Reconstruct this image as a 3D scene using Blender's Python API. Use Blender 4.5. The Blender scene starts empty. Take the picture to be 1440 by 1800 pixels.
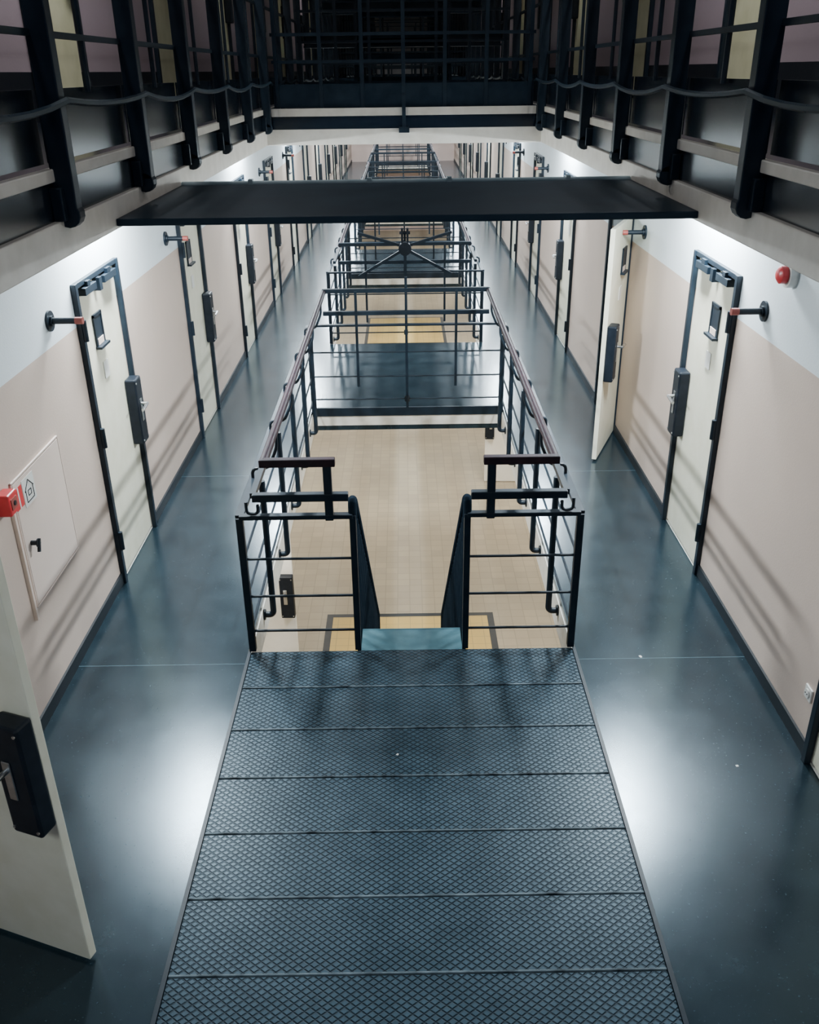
import bpy, bmesh, math, random
from mathutils import Vector, Matrix
random.seed(4)
S = bpy.context.scene
COL = S.collection

# ---------------------------------------------------------------- materials
def new_mat(name):
    m = bpy.data.materials.new(name); m.use_nodes = True
    return m, m.node_tree.nodes, m.node_tree.links, m.node_tree.nodes["Principled BSDF"]

def mat_noise(name, c1, c2, scale=6, rough=0.5, metal=0.0, bump=0.0, detail=6, rough2=None, spec=0.5, coat=0):
    m, N, L, P = new_mat(name)
    tc = N.new("ShaderNodeNewGeometry")
    nz = N.new("ShaderNodeTexNoise"); nz.inputs["Scale"].default_value = scale; nz.inputs["Detail"].default_value = detail
    L.new(tc.outputs["Position"], nz.inputs["Vector"])
    r = N.new("ShaderNodeValToRGB")
    r.color_ramp.elements[0].position = .35; r.color_ramp.elements[1].position = .65
    r.color_ramp.elements[0].color = (*c1, 1); r.color_ramp.elements[1].color = (*c2, 1)
    L.new(nz.outputs["Fac"], r.inputs["Fac"]); L.new(r.outputs["Color"], P.inputs["Base Color"])
    P.inputs["Roughness"].default_value = rough; P.inputs["Metallic"].default_value = metal
    P.inputs["Specular IOR Level"].default_value = spec
    P.inputs["Coat Weight"].default_value = coat
    if bump:
        b = N.new("ShaderNodeBump"); b.inputs["Strength"].default_value = bump; b.inputs["Distance"].default_value = .01
        L.new(nz.outputs["Fac"], b.inputs["Height"]); L.new(b.outputs["Normal"], P.inputs["Normal"])
    return m

def mth(N, L, op, a, b=None):
    n = N.new("ShaderNodeMath"); n.operation = op
    for i, v in enumerate((a, b)):
        if v is None: continue
        if isinstance(v, (int, float)): n.inputs[i].default_value = v
        else: L.new(v, n.inputs[i])
    return n.outputs[0]

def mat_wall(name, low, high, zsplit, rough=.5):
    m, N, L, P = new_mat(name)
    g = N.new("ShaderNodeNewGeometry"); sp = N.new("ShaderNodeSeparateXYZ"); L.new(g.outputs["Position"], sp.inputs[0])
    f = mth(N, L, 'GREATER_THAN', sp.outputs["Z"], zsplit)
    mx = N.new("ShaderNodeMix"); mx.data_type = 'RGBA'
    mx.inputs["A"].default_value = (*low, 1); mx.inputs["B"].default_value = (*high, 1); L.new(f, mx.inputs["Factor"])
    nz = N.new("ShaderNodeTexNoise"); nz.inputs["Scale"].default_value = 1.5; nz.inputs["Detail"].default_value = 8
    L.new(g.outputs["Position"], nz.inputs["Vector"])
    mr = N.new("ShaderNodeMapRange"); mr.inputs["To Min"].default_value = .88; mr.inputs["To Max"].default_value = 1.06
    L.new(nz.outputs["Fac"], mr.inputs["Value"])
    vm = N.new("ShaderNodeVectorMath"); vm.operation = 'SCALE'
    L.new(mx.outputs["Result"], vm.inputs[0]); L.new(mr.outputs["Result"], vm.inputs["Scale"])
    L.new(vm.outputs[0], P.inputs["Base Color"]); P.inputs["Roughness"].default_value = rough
    n2 = N.new("ShaderNodeTexNoise"); n2.inputs["Scale"].default_value = 90
    L.new(g.outputs["Position"], n2.inputs["Vector"])
    b = N.new("ShaderNodeBump"); b.inputs["Strength"].default_value = .12; b.inputs["Distance"].default_value = .005
    L.new(n2.outputs["Fac"], b.inputs["Height"]); L.new(b.outputs["Normal"], P.inputs["Normal"])
    return m

def mat_floor(name):
    m, N, L, P = new_mat(name)
    g = N.new("ShaderNodeNewGeometry"); sp = N.new("ShaderNodeSeparateXYZ"); L.new(g.outputs["Position"], sp.inputs[0])
    nz = N.new("ShaderNodeTexNoise"); nz.inputs["Scale"].default_value = 3.8; nz.inputs["Detail"].default_value = 10; nz.inputs["Roughness"].default_value = .68
    L.new(g.outputs["Position"], nz.inputs["Vector"])
    r = N.new("ShaderNodeValToRGB"); r.color_ramp.elements[0].position = .25; r.color_ramp.elements[1].position = .8
    r.color_ramp.elements[0].color = (.004, .010, .015, 1); r.color_ramp.elements[1].color = (.015, .029, .038, 1)
    L.new(nz.outputs["Fac"], r.inputs["Fac"])
    sh = mth(N, L, 'ADD', sp.outputs["Y"], 1.25)
    dv = mth(N, L, 'DIVIDE', sh, 3.0); fr = mth(N, L, 'FRACT', dv)
    seam = mth(N, L, 'LESS_THAN', fr, .0025)
    spk = N.new("ShaderNodeTexNoise"); spk.inputs["Scale"].default_value = 70; spk.inputs["Detail"].default_value = 4; L.new(g.outputs["Position"], spk.inputs["Vector"])
    sk = mth(N, L, 'GREATER_THAN', spk.outputs["Fac"], .68)
    ad = mth(N, L, 'MAXIMUM', mth(N, L, 'MULTIPLY', seam, .5), mth(N, L, 'MULTIPLY', sk, .3))
    mx = N.new("ShaderNodeMix"); mx.data_type = 'RGBA'; L.new(ad, mx.inputs["Factor"])
    L.new(r.outputs["Color"], mx.inputs["A"]); mx.inputs["B"].default_value = (.09, .14, .17, 1)
    L.new(mx.outputs["Result"], P.inputs["Base Color"])
    mr = N.new("ShaderNodeMapRange"); mr.inputs["From Min"].default_value = .3; mr.inputs["From Max"].default_value = .7
    mr.inputs["To Min"].default_value = .20; mr.inputs["To Max"].default_value = .235
    L.new(nz.outputs["Fac"], mr.inputs["Value"]); L.new(mr.outputs["Result"], P.inputs["Roughness"])
    P.inputs["Specular IOR Level"].default_value = .75
    P.inputs["Specular Tint"].default_value = (.70, .88, 1, 1)
    return m

def mat_tread(name):
    m, N, L, P = new_mat(name)
    g = N.new("ShaderNodeNewGeometry"); sp = N.new("ShaderNodeSeparateXYZ"); L.new(g.outputs["Position"], sp.inputs[0])
    k = 1 / .046
    a = mth(N, L, 'MULTIPLY', mth(N, L, 'ADD', sp.outputs["X"], mth(N, L, 'MULTIPLY', sp.outputs["Y"], 1.3)), k)
    b = mth(N, L, 'MULTIPLY', mth(N, L, 'SUBTRACT', sp.outputs["X"], mth(N, L, 'MULTIPLY', sp.outputs["Y"], 1.3)), k)
    fa = mth(N, L, 'ABSOLUTE', mth(N, L, 'SUBTRACT', mth(N, L, 'FRACT', a), .5))
    fb = mth(N, L, 'ABSOLUTE', mth(N, L, 'SUBTRACT', mth(N, L, 'FRACT', b), .5))
    mxm = mth(N, L, 'MAXIMUM', fa, fb)
    mr = N.new("ShaderNodeMapRange"); mr.inputs["From Min"].default_value = .32; mr.inputs["From Max"].default_value = .46
    L.new(mxm, mr.inputs["Value"])
    nz = N.new("ShaderNodeTexNoise"); nz.inputs["Scale"].default_value = 4.5; nz.inputs["Detail"].default_value = 12; nz.inputs["Roughness"].default_value = .7
    L.new(g.outputs["Position"], nz.inputs["Vector"])
    r = N.new("ShaderNodeValToRGB"); r.color_ramp.elements[0].position = .3; r.color_ramp.elements[1].position = .72
    r.color_ramp.elements[0].color = (.016, .036, .053, 1); r.color_ramp.elements[1].color = (.055, .092, .122, 1)
    L.new(nz.outputs["Fac"], r.inputs["Fac"])
    mx = N.new("ShaderNodeMix"); mx.data_type = 'RGBA'
    L.new(mth(N, L, 'MULTIPLY', mr.outputs["Result"], .9), mx.inputs["Factor"])
    L.new(r.outputs["Color"], mx.inputs["A"]); mx.inputs["B"].default_value = (.002, .007, .013, 1)
    L.new(mx.outputs["Result"], P.inputs["Base Color"])
    bp = N.new("ShaderNodeBump"); bp.inputs["Strength"].default_value = 1.0; bp.inputs["Distance"].default_value = .006; bp.invert = True
    L.new(mr.outputs["Result"], bp.inputs["Height"]); L.new(bp.outputs["Normal"], P.inputs["Normal"])
    P.inputs["Roughness"].default_value = .38; P.inputs["Specular IOR Level"].default_value = .35
    P.inputs["Specular Tint"].default_value = (.7, .88, 1, 1)
    return m

def mat_tiles(name, c1, c2, mortar, size=.16, rough=.5):
    m, N, L, P = new_mat(name)
    g = N.new("ShaderNodeNewGeometry")
    br = N.new("ShaderNodeTexBrick"); br.offset = 0.0; br.squash = 1
    br.inputs["Color1"].default_value = (*c1, 1); br.inputs["Color2"].default_value = (*c2, 1); br.inputs["Mortar"].default_value = (*mortar, 1)
    br.inputs["Scale"].default_value = 1; br.inputs["Mortar Size"].default_value = .004
    br.inputs["Brick Width"].default_value = size; br.inputs["Row Height"].default_value = size
    L.new(g.outputs["Position"], br.inputs["Vector"])
    nz = N.new("ShaderNodeTexNoise"); nz.inputs["Scale"].default_value = .8; nz.inputs["Detail"].default_value = 6
    L.new(g.outputs["Position"], nz.inputs["Vector"])
    mr = N.new("ShaderNodeMapRange"); mr.inputs["To Min"].default_value = .7; mr.inputs["To Max"].default_value = 1.15
    L.new(nz.outputs["Fac"], mr.inputs["Value"])
    vm = N.new("ShaderNodeVectorMath"); vm.operation = 'SCALE'
    L.new(br.outputs["Color"], vm.inputs[0]); L.new(mr.outputs["Result"], vm.inputs["Scale"])
    L.new(vm.outputs[0], P.inputs["Base Color"]); P.inputs["Roughness"].default_value = rough
    return m

M_floor = mat_floor("linoleum_blue")
M_tread = mat_tread("tread_plate_steel")
M_wall = mat_wall("wall_two_tone", (.63, .495, .415), (.80, .86, .89), 1.93)
M_wall_low = mat_wall("wall_lower", (.68, .62, .54), (.80, .78, .72), -1.0)
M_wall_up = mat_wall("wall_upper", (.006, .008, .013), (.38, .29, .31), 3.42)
M_end = mat_wall("wall_end", (.66, .50, .44), (.12, .12, .13), 2.9)
M_tile = mat_tiles("lower_tiles", (.42, .35, .245), (.37, .31, .222), (.29, .25, .18))
M_yel = mat_tiles("yellow_tiles", (.66, .46, .14), (.62, .43, .13), (.44, .32, .12), .15)
M_steel = mat_noise("navy_painted_steel", (.005, .011, .019), (.009, .018, .028), 12, .42, 0, 0, spec=.3)
M_matte = mat_noise("navy_matte_steel", (.011, .018, .027), (.017, .026, .037), 12, .8, spec=.0)
M_black = mat_noise("black_enamel", (.004, .007, .012), (.007, .012, .019), 20, .22, spec=.5)
M_lock = mat_noise("lock_black_paint", (.005, .008, .013), (.009, .013, .02), 20, .45, spec=.25)
M_maroon = mat_noise("maroon_handrail", (.018, .010, .015), (.034, .015, .021), 14, .45, spec=.2)
M_cream = mat_noise("cream_paint", (.77, .73, .57), (.83, .79, .64), 8, .42)
M_trim = mat_noise("cream_trim", (.66, .61, .53), (.76, .71, .63), 10, .5, bump=.1)
M_base = mat_noise("black_baseboard", (.006, .010, .014), (.011, .015, .02), 10, .5)
M_teal = mat_noise("teal_tread", (.06, .16, .20), (.10, .22, .26), 8, .45)
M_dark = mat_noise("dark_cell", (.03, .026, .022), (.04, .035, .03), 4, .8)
M_chrome = mat_noise("brushed_steel", (.5, .5, .5), (.62, .62, .62), 30, .28, 1.0)
M_red = mat_noise("red_plastic", (.60, .02, .03), (.68, .03, .04), 10, .35)
M_redtip = mat_noise("red_rubber", (.30, .06, .05), (.38, .08, .06), 10, .5)
M_white = mat_noise("white_plastic", (.75, .73, .68), (.8, .78, .74), 10, .4)
M_panel = mat_noise("pinkish_panel", (.72, .58, .50), (.76, .61, .53), 3, .4)
M_ceil = mat_noise("ceiling_dark", (.03, .035, .04), (.05, .055, .06), 3, .8)
M_deck = mat_noise("navy_deck", (.008, .019, .031), (.013, .028, .042), 5, .5, spec=.25)
M_edge = mat_noise("pale_edge_pipe", (.25, .34, .37), (.38, .46, .48), 8, .4)
M_worn = mat_noise("worn_plate_edge", (.008, .014, .02), (.16, .21, .24), 9, .5, spec=.2)
M_updoor = mat_noise("dull_yellow_paint", (.62, .58, .36), (.70, .65, .43), 6, .5)
M_leaf_low = mat_noise("white_door_paint", (.88, .86, .80), (.92, .90, .84), 6, .45)

# ---------------------------------------------------------------- mesh helpers
def B(): return bmesh.new()
def box(bm, a, b):
    r = bmesh.ops.create_cube(bm, size=1)
    c = [(a[i] + b[i]) / 2 for i in range(3)]; s = [abs(b[i] - a[i]) for i in range(3)]
    bmesh.ops.transform(bm, matrix=Matrix.Translation(c) @ Matrix.Diagonal((*s, 1)), verts=r["verts"])
    return bm
def cyl(bm, p0, p1, r, seg=12, r2=None):
    p0, p1 = Vector(p0), Vector(p1); d = p1 - p0
    q = d.to_track_quat('Z', 'Y').to_matrix().to_4x4()
    res = bmesh.ops.create_cone(bm, cap_ends=True, segments=seg, radius1=r, radius2=r if r2 is None else r2, depth=d.length)
    bmesh.ops.transform(bm, matrix=Matrix.Translation((p0 + p1) / 2) @ q, verts=res["verts"])
    return bm
def bar(bm, p0, p1, w, h):
    p0, p1 = Vector(p0), Vector(p1); d = p1 - p0
    q = d.to_track_quat('Y', 'Z').to_matrix().to_4x4()
    res = bmesh.ops.create_cube(bm, size=1)
    bmesh.ops.transform(bm, matrix=Matrix.Translation((p0 + p1) / 2) @ q @ Matrix.Diagonal((w, d.length, h, 1)), verts=res["verts"])
    return bm
def path(bm, pts, r, seg=10):
    for i in range(len(pts) - 1):
        cyl(bm, pts[i], pts[i + 1], r, seg)
    for p in pts[1:-1]:
        s = bmesh.ops.create_uvsphere(bm, u_segments=seg, v_segments=6, radius=r)
        bmesh.ops.translate(bm, vec=p, verts=s["verts"])
    return bm
def bend(pts, n=5, rad=.05):
    out = [Vector(pts[0])]
    for i in range(1, len(pts) - 1):
        p = Vector(pts[i]); a = (Vector(pts[i - 1]) - p); b = (Vector(pts[i + 1]) - p)
        ra = min(rad, a.length * .49, b.length * .49)
        s, e = p + a.normalized() * ra, p + b.normalized() * ra
        for k in range(n + 1):
            t = k / n
            out.append(s.lerp(p, t).lerp(p.lerp(e, t), t))
    out.append(Vector(pts[-1])); return out
def obj(name, bm, mat, parent=None, loc=(0, 0, 0), bev=0, smooth=False, label=None):
    bmesh.ops.recalc_face_normals(bm, faces=bm.faces)
    me = bpy.data.meshes.new(name); bm.to_mesh(me); bm.free()
    me.materials.append(mat)
    if smooth:
        for p in me.polygons: p.use_smooth = True
        try: me.set_sharp_from_angle(angle=math.radians(40))
        except Exception: pass
    o = bpy.data.objects.new(name, me); COL.objects.link(o)
    o.location = loc
    if parent: o.parent = parent
    if bev:
        md = o.modifiers.new("bevel", 'BEVEL'); md.width = bev; md.segments = 2; md.limit_method = 'ANGLE'
    if label: o["label"] = label
    return o
def empty(name, loc, label, cat, group=None, rz=0):
    e = bpy.data.objects.new(name, None); COL.objects.link(e); e.location = loc; e.rotation_euler[2] = rz
    e.empty_display_size = .1
    e["label"] = label; e["category"] = cat
    if group: e["group"] = group
    return e
def tag(o, label, cat, group=None):
    o["label"] = label; o["category"] = cat
    if group: o["group"] = group
    return o
def struct(name, bm, mat, label=None, bev=0):
    o = obj(name, bm, mat, bev=bev); o["kind"] = "structure"
    if label: o["label"] = label
    return o
def copy_tree(root, loc, group=None, label=None):
    def rec(o, par):
        c = o.copy(); COL.objects.link(c)
        if par: c.parent = par
        for ch in list(o.children): rec(ch, c)
        return c
    r = rec(root, None); r.location = loc
    if group: r["group"] = group
    if label: r["label"] = label
    return r

WX = 2.15; OX = 1.07; ZL = -2.8; ZU = 3.15; YE = 40.4; Y0 = -1.6
DP = 2.95; DY = [2.88 + DP * i for i in range(12)]; DW = .89; DH = 2.2
OPEN = [(4.887 + 7.383 * i, 9.5 + 7.383 * i) for i in range(5)]
OPEN = [o for o in OPEN if o[1] < YE]

# ---------------------------------------------------------------- shell
def wall_mesh(s, z0, z1, dz, holes, dh):
    bm = B(); a, b = s * WX, s * (WX + .25)
    ys = Y0
    for y in holes:
        box(bm, (a, ys, z0), (b, y, z1)); box(bm, (a, y, dz + dh), (b, y + DW, z1)); ys = y + DW
    box(bm, (a, ys, z0), (b, YE, z1)); return bm
for s, nm in ((-1, "left"), (1, "right")):
    struct("wall_" + nm, wall_mesh(s, -.0, 2.93, 0, DY, DH - .03), M_wall, "two-tone painted wall, white above dusty pink")
    struct("wall_" + nm + "_lower", box(B(), (s * WX, Y0, ZL), (s * (WX + .25), YE, -.0)), M_wall_low)
    struct("wall_" + nm + "_upper", wall_mesh(s, 2.93, 6.2, ZU, DY[:8], DH - .03), M_wall_up)
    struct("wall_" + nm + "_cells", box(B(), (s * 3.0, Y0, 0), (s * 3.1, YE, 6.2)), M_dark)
    struct("floor", box(B(), (s * OX, Y0, -.22), (s * WX, YE, 0)), M_floor, "blue-grey linoleum gallery floor")
    struct("floor", box(B(), (s * (WX), Y0, -.22), (s * 3.0, YE, -.001)), M_floor)
    struct("floor", box(B(), (s * 1.08, Y0, 2.91), (s * WX, YE, ZU)), M_black, "glossy dark upper gallery floor")
    ys = Y0; bm = B()
    for y in DY:
        box(bm, (s * (WX - .015), ys, 0), (s * WX, y - .03, .085)); ys = y + DW + .03
    box(bm, (s * (WX - .015), ys, 0), (s * WX, YE, .085))
    struct("baseboard_" + nm, bm, M_base)
    struct("trim_1", box(B(), (s * 1.045, Y0, 2.90), (s * 1.08, YE, 3.005)), M_trim, "cream fascia strip under upper gallery", .004)
    struct("trim_2", box(B(), (s * 1.065, Y0, 3.005), (s * 1.08, YE, 3.115)), M_black, "dark fascia band")
    struct("trim_3", box(B(), (s * 1.05, Y0, 3.115), (s * 1.08, YE, 3.152)), M_trim, "cream upper nosing", .004)
struct("wall_back", box(B(), (-3.1, YE, ZL), (3.1, YE + .2, 6.2)), M_end)
struct("floor", box(B(), (-WX - .2, Y0, ZL - .1), (WX + .2, YE, ZL)), M_tile, "beige tiled ground floor")
struct("ceiling", box(B(), (-3.1, Y0, 6.2), (3.1, YE + .2, 6.3)), M_ceil)

br = [(Y0, OPEN[0][0])] + [(OPEN[i][1], OPEN[i + 1][0]) for i in range(len(OPEN) - 1)] + [(OPEN[-1][1], YE)]
for i, (a, b) in enumerate(br):
    top = -.014 if i == 0 else 0
    struct("floor", box(B(), (-OX, a, -.22), (OX, b, top)), M_floor, "bridge deck between galleries")
n = 4
for (a, b) in OPEN:
    for s in (-1, 1):
        struct("trim_%d" % n, box(B(), (s * (OX - .015), a, -.26), (s * OX, b, -.03)), M_trim); n += 1
    struct("trim_%d" % n, box(B(), (-OX, b - .015, -.16), (OX, b, -.045)), M_trim); n += 1
    struct("trim_%d" % n, box(B(), (-OX + .015, b - .03, -.045), (OX - .015, b, .05)), M_steel); n += 1
for s in (-1, 1):
    struct("trim_%d" % n, box(B(), (s * 1.05, Y0, -.014), (s * OX, OPEN[0][0], .004)), M_steel); n += 1

for (a, b) in ((7.3, 9.7), (22.3, 25.0)):
    struct("trim_%d" % n, box(B(), (-1.05, a, ZL), (1.05, b, ZL + .006)), M_base, "dark tile border"); n += 1
    struct("trim_%d" % n, box(B(), (-.97, a + .08, ZL + .006), (.97, b - .08, ZL + .01)), M_yel, "yellow tiled field"); n += 1

yp = OPEN[0][0]
for i in range(15):
    y1 = yp - .393 * i; y0 = y1 - .388
    bm = box(B(), (-1.048, .010, 0), (1.048, .388, .012))
    tp = tag(obj("tread_plate", bm, M_tread, None, (0, y0, -.014), bev=.002), "dark blue-grey diamond-pattern steel floor plate", "floor plate", "row of tread plates on the bridge deck")
    obj("worn_edge", box(B(), (-1.048, 0, .0), (1.048, .010, .016)), M_worn, tp, bev=.003, label="worn pale nosing strip")

# ---------------------------------------------------------------- stairwell railing
L0 = OPEN[0][1] - OPEN[0][0]
def railing(loc, gap, label):
    R = empty("stairwell_railing", loc, label, "railing", "stairwell railings")
    L = L0 - .04
    def P(name, bm, mat=M_steel, sm=False, bev=0): return obj(name, bm, mat, R, smooth=sm, bev=bev)
    for s in (-1, 1):
        X = 1.04 * s
        for y in (.0, L): P("corner_post", box(B(), (X - .022, y - .022, 0), (X + .022, y + .022, .97)), bev=.004)
        P("top_rail", bar(B(), (X, 0, .975), (X, L, .975), .055, .022), bev=.004)
        for z in (.68, .41, .15): P("bar", cyl(B(), (X, 0, z), (X, L, z), .009, 8), sm=True)
        P("handrail", cyl(B(), (.865 * s, 0, 1.33), (.865 * s, L - .02, 1.33), .026, 14), M_maroon, True)
        P("outer_rail", bar(B(), (.95 * s, 0.02, 1.105), (.95 * s, L, 1.105), .035, .035), M_steel)
        for k in range(5):
            y = .57 + .9 * k
            pts = bend([(s * .985, y, .96), (s * .985, y, -.09), (s * 1.056, y, -.09)], 5, .06)
            bm = path(B(), pts, .022); cyl(bm, (s * 1.044, y, -.09), (s * 1.056, y, -.09), .04)
            P("post", bm, sm=True)
            pts = bend([(s * 1.04, y, .97), (s * 1.04, y, 1.05), (s * .93, y, 1.05), (s * .865, y, 1.2), (s * .865, y, 1.33)], 4, .04)
            P("bracket", path(B(), pts, .011, 8), sm=True)
        if gap:
            P("front_rail", bar(B(), (s * 1.04, 0, .975), (s * .35, 0, .975), .05, .028), bev=.004)
            for z in (.68, .41, .15): P("bar", cyl(B(), (s * 1.04, 0, z), (s * .35, 0, z), .009, 8), sm=True)
            P("gate_post", box(B(), (s * .35 - .02, -.02, 0), (s * .35 + .02, .02, .98)), bev=.004)
            P("raised_rail", bar(B(), (s * .89, 0, 1.33), (s * .44, 0, 1.33), .05, .05), M_maroon, bev=.006)
            P("raised_rail", bar(B(), (s * .95, 0, 1.105), (s * .37, 0, 1.105), .05, .05), bev=.006)
            P("raised_post", box(B(), (s * .49 - .025, -.022, .95), (s * .49 + .025, .022, 1.35)), bev=.004)
            bm = path(B(), bend([(s * .99, -.01, 1.08), (s * .99, -.01, 1.0), (s * .92, -.01, 1.0), (s * .92, -.01, 1.06)], 4, .03), .01, 8)
            P("bracket", bm, sm=True)
    ends = [L] if gap else [0, L]
    for y in ends:
        P("end_rail", bar(B(), (-1.04, y, .975), (1.04, y, .975), .05, .022), bev=.004)
        for z in (.68, .41, .15): P("bar", cyl(B(), (-1.04, y, z), (1.04, y, z), .009, 8), sm=True)
        for z in (1.105, 1.34):
            P("raised_rail", bar(B(), (-.88, y, z), (.88, y, z), .045, .045), M_steel, bev=.005)
        for x in (-.53, .53): P("raised_post", box(B(), (x - .014, y - .03, .3), (x + .014, y - .008, 1.34)))
        P("centre_post", box(B(), (-.014, y - .014, 0), (.014, y + .014, 1.48)))
        P("post_foot", cyl(B(), (0, y, .12), (0, y, .18), .028, 12), sm=True)
    return R
railing((0, OPEN[0][0] + .02, 0), True, "navy steel stairwell railing with maroon handrail and stair gap")
r2 = railing((0, OPEN[1][0] + .02, 0), False, "navy steel railing enclosing a floor opening beyond a bridge")
for o in OPEN[2:]:
    copy_tree(r2, (0, o[0] + .02, 0))

cb = empty("cross_brace", (0, OPEN[1][0] - .1, 1.30), "dark steel cross brace with round hub above the railing", "brace")
bm = B()
for a in ((-.62, 0, -.36), (.62, 0, -.34)): bar(bm, (0, 0, 0), a, .035, .035)
obj("brace_arm", bm, M_steel, cb)
bm = B()
for a in ((-.62, 0, .20), (.62, 0, .20)): bar(bm, (0, .02, 0.02), (a[0], .02, a[2]), .035, .035)
obj("brace_arm", bm, M_steel, cb)
bm = cyl(B(), (0, -.05, 0), (0, .05, 0), .085, 20)
obj("hub", bm, M_lock, cb, smooth=True)
bm = box(B(), (-.05, -.03, .05), (-.02, .03, .26)); box(bm, (.02, -.03, .05), (.05, .03, .26)); cyl(bm, (-.07, 0, .2), (.07, 0, .2), .02)
obj("clevis", bm, M_lock, cb)
bm = box(B(), (-.02, -.02, -.36), (.02, .02, -.05))
obj("brace_stem", bm, M_steel, cb)

# ---------------------------------------------------------------- staircase down
st = empty("staircase", (0, OPEN[0][0], 0), "steep teal steel staircase descending through the floor opening", "staircase")
NS, RI, GO = 14, .2, .232
for k in range(NS):
    z = -RI * k
    y0 = 0.0 if k == 0 else .02 + GO * k
    bm = box(B(), (-.33, y0, z - .03), (.33, .25 + GO * k, z - .002)); box(bm, (-.33, .24 + GO * k, z - .05), (.33, .25 + GO * k, z))
    obj("tread", bm, M_teal, st)
for s in (-1, 1):
    obj("stringer", bar(B(), (s * .345, .06, -.12), (s * .345, GO * NS, -RI * NS + .1), .02, .22), M_matte, st)
    obj("stair_handrail", path(B(), bend([(s * .35, .03, .95), (s * .35, .05, 1.07), (s * .35, .12, 1.03), (s * .35, 3.2, -1.78), (s * .35, 3.22, -2.7)], 4, .05), .028), M_matte, st, smooth=True)
    for k in range(30):
        y = .14 + k * .101
        zt = 1.0 - (y - .12) * .912; zb = -.1 - (y - .06) * .87
        obj("baluster", box(B(), (s * .35 - .012, y - .026, zb), (s * .35 + .012, y + .026, zt)), M_matte, st)

# ---------------------------------------------------------------- cell doors
def door(s, y, z=0, ang=0, label="cream steel cell door in dark frame with black lock box", detail=True, m_leaf=M_cream, group="cell doors along the galleries", scale=1):
    R = empty("cell_door", (s * WX, y, z), label, "door", group)
    q = -s
    def bx(a, b):
        return box(B(), (q * a[0], a[1], a[2]), (q * b[0], b[1], b[2]))
    obj("jamb", bx((-.0, -.035, 0), (.035, .012, DH)), M_steel, R, bev=.004)
    obj("jamb", bx((-.0, DW - .012, 0), (.035, DW + .035, DH)), M_steel, R, bev=.004)
    obj("header", bx((-.0, .012, DH - .035), (.03, DW - .012, DH)), M_steel, R, bev=.004)
    if detail:
        bm = B()
        for (a, b, c, d) in ((.10, .34, .0, .05), (.16, .22, .05, .085), (.52, .80, .0, .05), (.60, .68, .05, .085), (.40, .46, -.03, .06)):
            box(bm, (q * .0, a, DH - .1 + c), (q * .05, b, DH - .1 + d))
        obj("latch_plate", bm, M_steel, R, bev=.003)
        for zz in (.35, 1.15, 1.9):
            bm = cyl(B(), (q * .045, -.02, zz - .07), (q * .045, -.02, zz + .07), .017)
            obj("hinge", bm, M_steel, R, smooth=True)
    lf = obj("leaf", bx((-.045, .012, .02), (-.002, DW - .014, DH - .04)), m_leaf, R, bev=.004)
    lf.rotation_euler[2] = math.radians(ang) * s
    lf.scale = (1, scale, 1)
    obj("lock_case", bx((0, .735, .80), (.085, .885, 1.32)), M_lock, lf, bev=.012)
    if detail:
        bm = bx((.085, .775, .98), (.092, .815, 1.16)); obj("lock_plate", bm, M_chrome, lf, bev=.003)
        bm = B(); cyl(bm, (q * .09, .795, 1.12), (q * .14, .795, 1.12), .012); cyl(bm, (q * .135, .80, 1.12), (q * .135, .66, 1.11), .011)
        obj("handle", bm, M_chrome, lf, smooth=True)
        bm = B()
        for (a, b) in (((.0, .27, 1.70), (.012, .29, 1.93)), ((.0, .43, 1.70), (.012, .45, 1.93)), ((.0, .27, 1.91), (.012, .45, 1.93)), ((.0, .26, 1.695), (.04, .46, 1.712))):
            box(bm, (q * a[0], a[1], a[2]), (q * b[0], b[1], b[2]))
        box(bm, (0, .29, 1.75), (q * .008, .43, 1.91))
        obj("hatch_frame", bm, M_steel, lf)
        obj("hatch_flap", bx((.008, .30, 1.715), (.012, .42, 1.76)), M_panel, lf)
        obj("name_card", bx((0, .35, 1.46), (.004, .45, 1.58)), M_white, lf)
        bm = B()
        for zz in (.81, 1.31):
            for yy in (.75, .87): cyl(bm, (q * .084, yy, zz + (.02 if zz < 1 else -.02)), (q * .089, yy, zz + (.02 if zz < 1 else -.02)), .007, 8)
        obj("lock_screw", bm, M_chrome, lf)
    return R
for s in (-1, 1):
    for i, y in enumerate(DY):
        ang = 0; lab = "cream steel cell door in dark frame with black lock box"; sc = 1
        if s == -1 and i == 0: ang = 110; sc = .92; lab = "cream cell door standing wide open with black lock box and steel handle"
        if s == 1 and i == 2: ang = 157; lab = "cream cell door swung right back beside its doorway"
        door(s, y, 0, ang, lab, detail=i < 6, scale=sc)
for s in (-1, 1):
    for y in DY[:8]:
        door(s, y, ZU, 0, "dull yellow cell door on the upper gallery", detail=False, m_leaf=M_updoor, group="upper gallery doors")
door(-1, 8.5, ZL, 92, "white ground floor door standing open", m_leaf=M_leaf_low, group="ground floor doors")
door(1, 13.7, ZL, 88, "white ground floor door standing open beside tiled floor", m_leaf=M_leaf_low, group="ground floor doors")

def stop(s, y):
    R = empty("pipe_bracket", (s * WX, y, 2.08), "dark pipe door stop with round wall flange and red tip", "door stop", "wall door stops")
    q = -s
    bm = cyl(B(), (0, 0, 0), (q * .014, 0, 0), .062, 20); cyl(bm, (q * .014, 0, 0), (q * .028, 0, 0), .032, 16)
    obj("flange", bm, M_steel, R, smooth=True)
    obj("arm", cyl(B(), (q * .02, 0, 0), (q * .16, 0, 0), .02, 14), M_steel, R, smooth=True)
    obj("rubber_tip", cyl(B(), (q * .16, 0, 0), (q * .205, 0, 0), .022, 14), M_redtip, R, smooth=True)
for s in (-1, 1):
    for y in DY[1:]: stop(s, y - .47)

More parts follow.
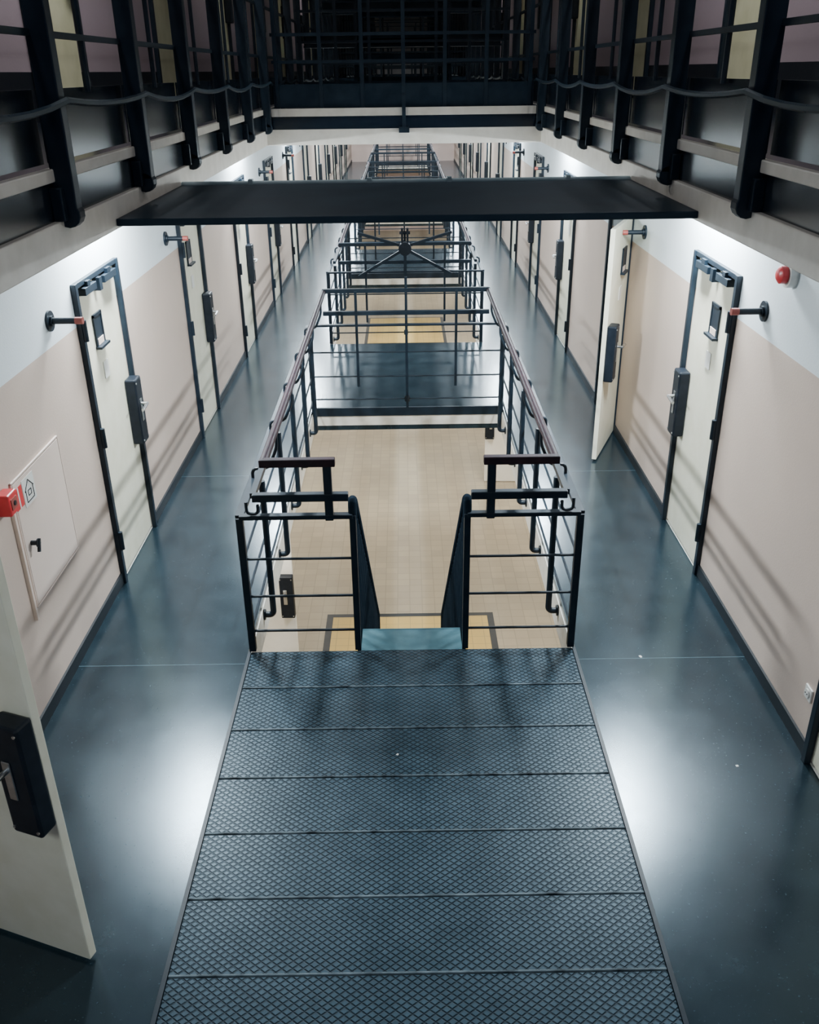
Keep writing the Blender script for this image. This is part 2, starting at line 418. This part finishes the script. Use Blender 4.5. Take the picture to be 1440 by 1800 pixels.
# ---------------------------------------------------------------- wall items
W = empty("service_hatch", (-WX, 4.4, .66), "pale pink flush wall cupboard door with black knob", "wall hatch")
obj("hatch_rim", box(box(box(box(B(), (0, 0, 0), (.012, .012, .78)), (0, .718, 0), (.012, .73, .78)), (0, 0, 0), (.012, .73, .012)), (0, 0, .768), (.012, .73, .78)), M_panel, W, bev=.003)
obj("hatch_panel", box(B(), (0, .016, .016), (.012, .714, .764)), M_panel, W, bev=.003)
bm = cyl(B(), (.014, .085, .38), (.05, .085, .38), .014); cyl(bm, (.05, .085, .38), (.058, .085, .38), .026); bar(bm, (.055, .07, .33), (.055, .10, .40), .012, .022)
obj("knob", bm, M_lock, W, smooth=True)
bm = B(); box(bm, (0, -.05, -.05), (.02, -.03, .66))
obj("cable_conduit", bm, M_panel, W)
A = empty("fire_alarm_box", (-WX, 4.22, 1.33), "red fire alarm call point on the wall", "fire alarm")
obj("housing", box(B(), (0, 0, 0), (.07, .11, .12)), M_red, A, bev=.008)
obj("glass", box(B(), (.07, .02, .03), (.074, .09, .09)), M_redtip, A)
obj("button", cyl(B(), (.074, .055, .06), (.078, .055, .06), .014), M_lock, A)
N_ = empty("notice_sticker", (-WX + .013, 4.48, 1.24), "small white notice with a house pictogram and red tape", "sticker")
obj("paper", box(B(), (0, .04, 0), (.002, .20, .16)), M_white, N_)
bm = B()
for a, b in (((.003, .07, .02), (.003, .07, .09)), ((.003, .17, .02), (.003, .17, .09)), ((.003, .07, .02), (.003, .17, .02)), ((.003, .06, .085), (.003, .12, .14)), ((.003, .18, .085), (.003, .12, .14)), ((.003, .10, .05), (.003, .14, .05)), ((.003, .10, .05), (.003, .10, .08)), ((.003, .14, .05), (.003, .14, .08)), ((.003, .10, .08), (.003, .14, .08))):
    bar(bm, a, b, .002, .005)
obj("pictogram", bm, M_lock, N_)
obj("red_tape", box(B(), (0, -.07, .03), (.002, .03, .15)), M_red, N_)
obj("tape_stripe", box(B(), (.002, -.03, .03), (.003, -.015, .15)), M_white, N_)

A = empty("alarm_beacon", (WX, 5.04, 2.36), "red beacon on round white wall base", "alarm")
obj("beacon_base", cyl(B(), (0, 0, 0), (-.045, 0, 0), .07, 24), M_white, A, smooth=True)
bm = cyl(B(), (-.045, 0, 0), (-.08, 0, 0), .048, 24); cyl(bm, (-.08, 0, 0), (-.095, 0, 0), .048, 24, .028)
obj("beacon_lens", bm, M_red, A, smooth=True)
A = empty("power_socket", (WX, 3.92, .35), "white round power outlet in square plate", "socket")
obj("plate", box(B(), (-.012, -.04, -.04), (0, .04, .04)), M_white, A, bev=.004)
obj("socket_ring", cyl(B(), (-.012, 0, 0), (-.02, 0, 0), .026, 20), M_white, A, smooth=True)
bm = cyl(B(), (-.02, -.01, 0), (-.022, -.01, 0), .004, 8); cyl(bm, (-.02, .01, 0), (-.022, .01, 0), .004, 8)
obj("pin_hole", bm, M_lock, A)

for (x, y, r, sx) in ((1.47, 4.77, .4, .022), (-.09, 3.88, 1.0, .012), (1.75, 3.75, .2, .014)):
    bm = box(B(), (-.006, -sx / 2, 0), (.006, sx / 2, .002)); box(bm, (-.004, -sx / 3, .002), (.008, sx / 3, .003))
    o = tag(obj("paper_scrap", bm, M_white, None, (x, y, 0)), "tiny white scrap of paper lying on the floor", "scrap", "paper scraps on the floor")
    o.rotation_euler[2] = r

# ---------------------------------------------------------------- upper level
PY = [1.07 + .9 * i for i in range(43)]
for s in (-1, 1):
    R = empty("gallery_railing", (s * 1.03, 0, ZU), "tall dark steel screen railing along the upper gallery edge", "railing", "upper gallery railings")
    q = s
    for i, y in enumerate(PY):
        bm = box(B(), (-.032, y - .026, -.12), (.032, y + .026, 2.6)); cyl(bm, (0, y - .026, -.13), (0, y + .026, -.13), .038, 14)
        box(bm, (q * .0, y - .05, -.145), (q * .036, y + .05, -.05))
        obj("post", bm, M_steel, R, bev=.004)
        if i < 14:
            obj("thin_bar", cyl(B(), (q * .03, y + .45, .2), (q * .03, y + .45, 2.6), .010, 6), M_steel, R)
    for z in (.36, .7, 1.0, 1.35, 1.8, 2.3):
        obj("cross_rail", bar(B(), (q * .03, 0, z), (q * .03, 39.5, z), .018, .018), M_steel, R)
    for i in range(len(PY) - 1):
        obj("kick_panel", box(B(), (q * .045, PY[i] + .02, .015), (q * .05, PY[i + 1] - .02, .215)), M_black, R)
    bm = B(); pts = []
    for i in range(len(PY) - 1):
        for k in range(6):
            t = k / 6; pts.append(Vector((s * .985, PY[i] + .9 * t, 3.335 - .03 * 4 * t * (1 - t) * (1 if i % 2 else .6))))
    path(bm, pts, .010, 6)
    tag(obj("sagging_cable", bm, M_deck, None, smooth=True), "thick black cable sagging from post to post along railing", "cable", "upper gallery cables")

D = empty("cross_deck", (0, 3.36, 2.925), "wide dark navy beam spanning between the upper galleries", "beam")
obj("plate", box(B(), (-1.045, 0, -.014), (1.045, 1.06, .012)), M_deck, D, bev=.004)
obj("edge_pipe", cyl(B(), (-1.04, 1.06, .014), (1.04, 1.06, .014), .013, 10), M_edge, D, smooth=True)
for x in (-.72, -.17, .2, .75): obj("pipe_clip", box(B(), (x - .01, 1.04, .0), (x + .01, 1.08, .034)), M_edge, D)

for k, (a, b) in enumerate(((Y0, .1), (7.45, 9.4), (14.8, 16.8), (22.2, 24.2), (29.6, 31.5))):
    struct("floor", box(B(), (-1.045, a, 2.93), (1.045, b, ZU)), M_black, "upper bridge deck")
    if k == 0: continue
    struct("trim_%d" % n, box(B(), (-1.044, a - .03, 2.90), (1.044, a, 3.01)), M_trim); n += 1
    struct("trim_%d" % n, box(B(), (-1.0, a - .015, 3.01), (1.0, a, 3.10)), M_black); n += 1
    struct("trim_%d" % n, box(B(), (-1.0, a - .025, 3.10), (1.0, a, 3.155)), M_trim); n += 1
    for yy in (a + .03, b - .03):
        R = empty("bridge_railing", (0, yy, ZU), "dark steel railing across the upper bridge", "railing", "upper bridge railings")
        obj("kick_panel", box(B(), (-.98, -.01, .01), (.98, .01, .17)), M_matte, R)
        for x in (-.95, -.62, -.31, 0, .31, .62, .95): obj("post", box(B(), (x - .014, -.014, 0), (x + .014, .014, 1.2 if x else 1.4)), M_steel, R)
        for z in (.32, .5, .75, 1.0, 1.2): obj("rail", bar(B(), (-.98, 0, z), (.98, 0, z), .022, .022), M_steel, R)
        if k == 1 and yy < 8:
            obj("clamp", box(box(B(), (-.014, -.075, -.16), (.014, -.05, .1)), (-.04, -.085, -.17), (.04, -.045, -.13)), M_steel, R)
for y, z0, z1 in ((10.3, 3.62, 3.76), (13.0, 4.05, 4.2), (18, 4.5, 4.7), (26, 4.9, 5.2)):
    bm = box(B(), (-1.0, -.06, 0), (1.0, .06, .02)); box(bm, (-1.0, -.012, .02), (1.0, .012, z1 - z0 - .02)); box(bm, (-1.0, -.06, z1 - z0 - .02), (1.0, .06, z1 - z0))
    tag(obj("steel_beam", bm, M_steel, None, (0, y, z0)), "dark steel cross beam spanning the upper void", "beam", "upper cross beams")
st2 = empty("staircase", (0, 9.6, ZU), "dark steel staircase rising from the upper bridge", "staircase")
for k in range(14):
    obj("tread", box(B(), (-.42, .24 * k, .2 * k + .15), (.42, .24 * k + .27, .2 * k + .2)), M_matte, st2)
for s in (-1, 1):
    obj("stringer", bar(B(), (s * .45, -.1, .0), (s * .45, 3.4, 2.9), .03, .26), M_matte, st2)
    obj("stair_handrail", bar(B(), (s * .45, -.1, 1.0), (s * .45, 2.5, 3.0), .04, .04), M_steel, st2)
    for k in range(14): obj("baluster", box(B(), (s * .45 - .01, .1 + .18 * k, .15 + .15 * k), (s * .45 + .01, .12 + .18 * k, 1.05 + .15 * k - .02)), M_steel, st2)

# ---------------------------------------------------------------- lights
def area(loc, rot, sx, sy, power, col, name="strip_or_fill_light"):
    l = bpy.data.lights.new(name, 'AREA'); l.shape = 'RECTANGLE'; l.size = sx; l.size_y = sy; l.energy = power; l.color = col
    o = bpy.data.objects.new(name, l); COL.objects.link(o); o.location = loc; o.rotation_euler = rot
    return o
for s in (-1, 1):
    for k, y in enumerate((.5, 6.4, 12.3, 18.2, 24.1, 30, 35.9)):
        area((s * 1.95, y, 2.82), (0, math.radians(s * 14), 0), .16, .9, 26 if k == 0 else 235, (.83, .94, 1.0))
    for y in (3.5, 8.0, 12.5, 17, 22, 28, 34):
        area((s * 1.6, y, -.32), (0, math.radians(s * 10), 0), .25, 1.3, 46, (1.0, .93, .80))
    for y in (2.2, 6, 12, 22):
        area((s * 1.4, y, 5.6), (0, math.radians(-s * 15), 0), .3, 1.2, (24 if y < 4 else 45) if y < 8 else 10, (.90, .95, 1.0))  # unseen overhead fill lamps, added to brighten the cream fascia and upper walls
w = bpy.data.worlds.new("world"); S.world = w; w.use_nodes = True
w.node_tree.nodes["Background"].inputs[0].default_value = (.18, .40, .9, 1)
w.node_tree.nodes["Background"].inputs[1].default_value = .22

# ---------------------------------------------------------------- camera
cam = bpy.data.cameras.new("camera"); co = bpy.data.objects.new("camera", cam); COL.objects.link(co)
cam.sensor_fit = 'VERTICAL'; cam.sensor_height = 36; cam.lens = 31.6; cam.clip_start = .02
Rm = Matrix.Rotation(math.radians(-.14), 4, 'Z') @ Matrix.Rotation(math.radians(90 - 26.13), 4, 'X') @ Matrix.Rotation(math.radians(-.75), 4, 'Z')
co.matrix_world = Matrix.Translation((-.015, 0, 3.4)) @ Rm
S.camera = co
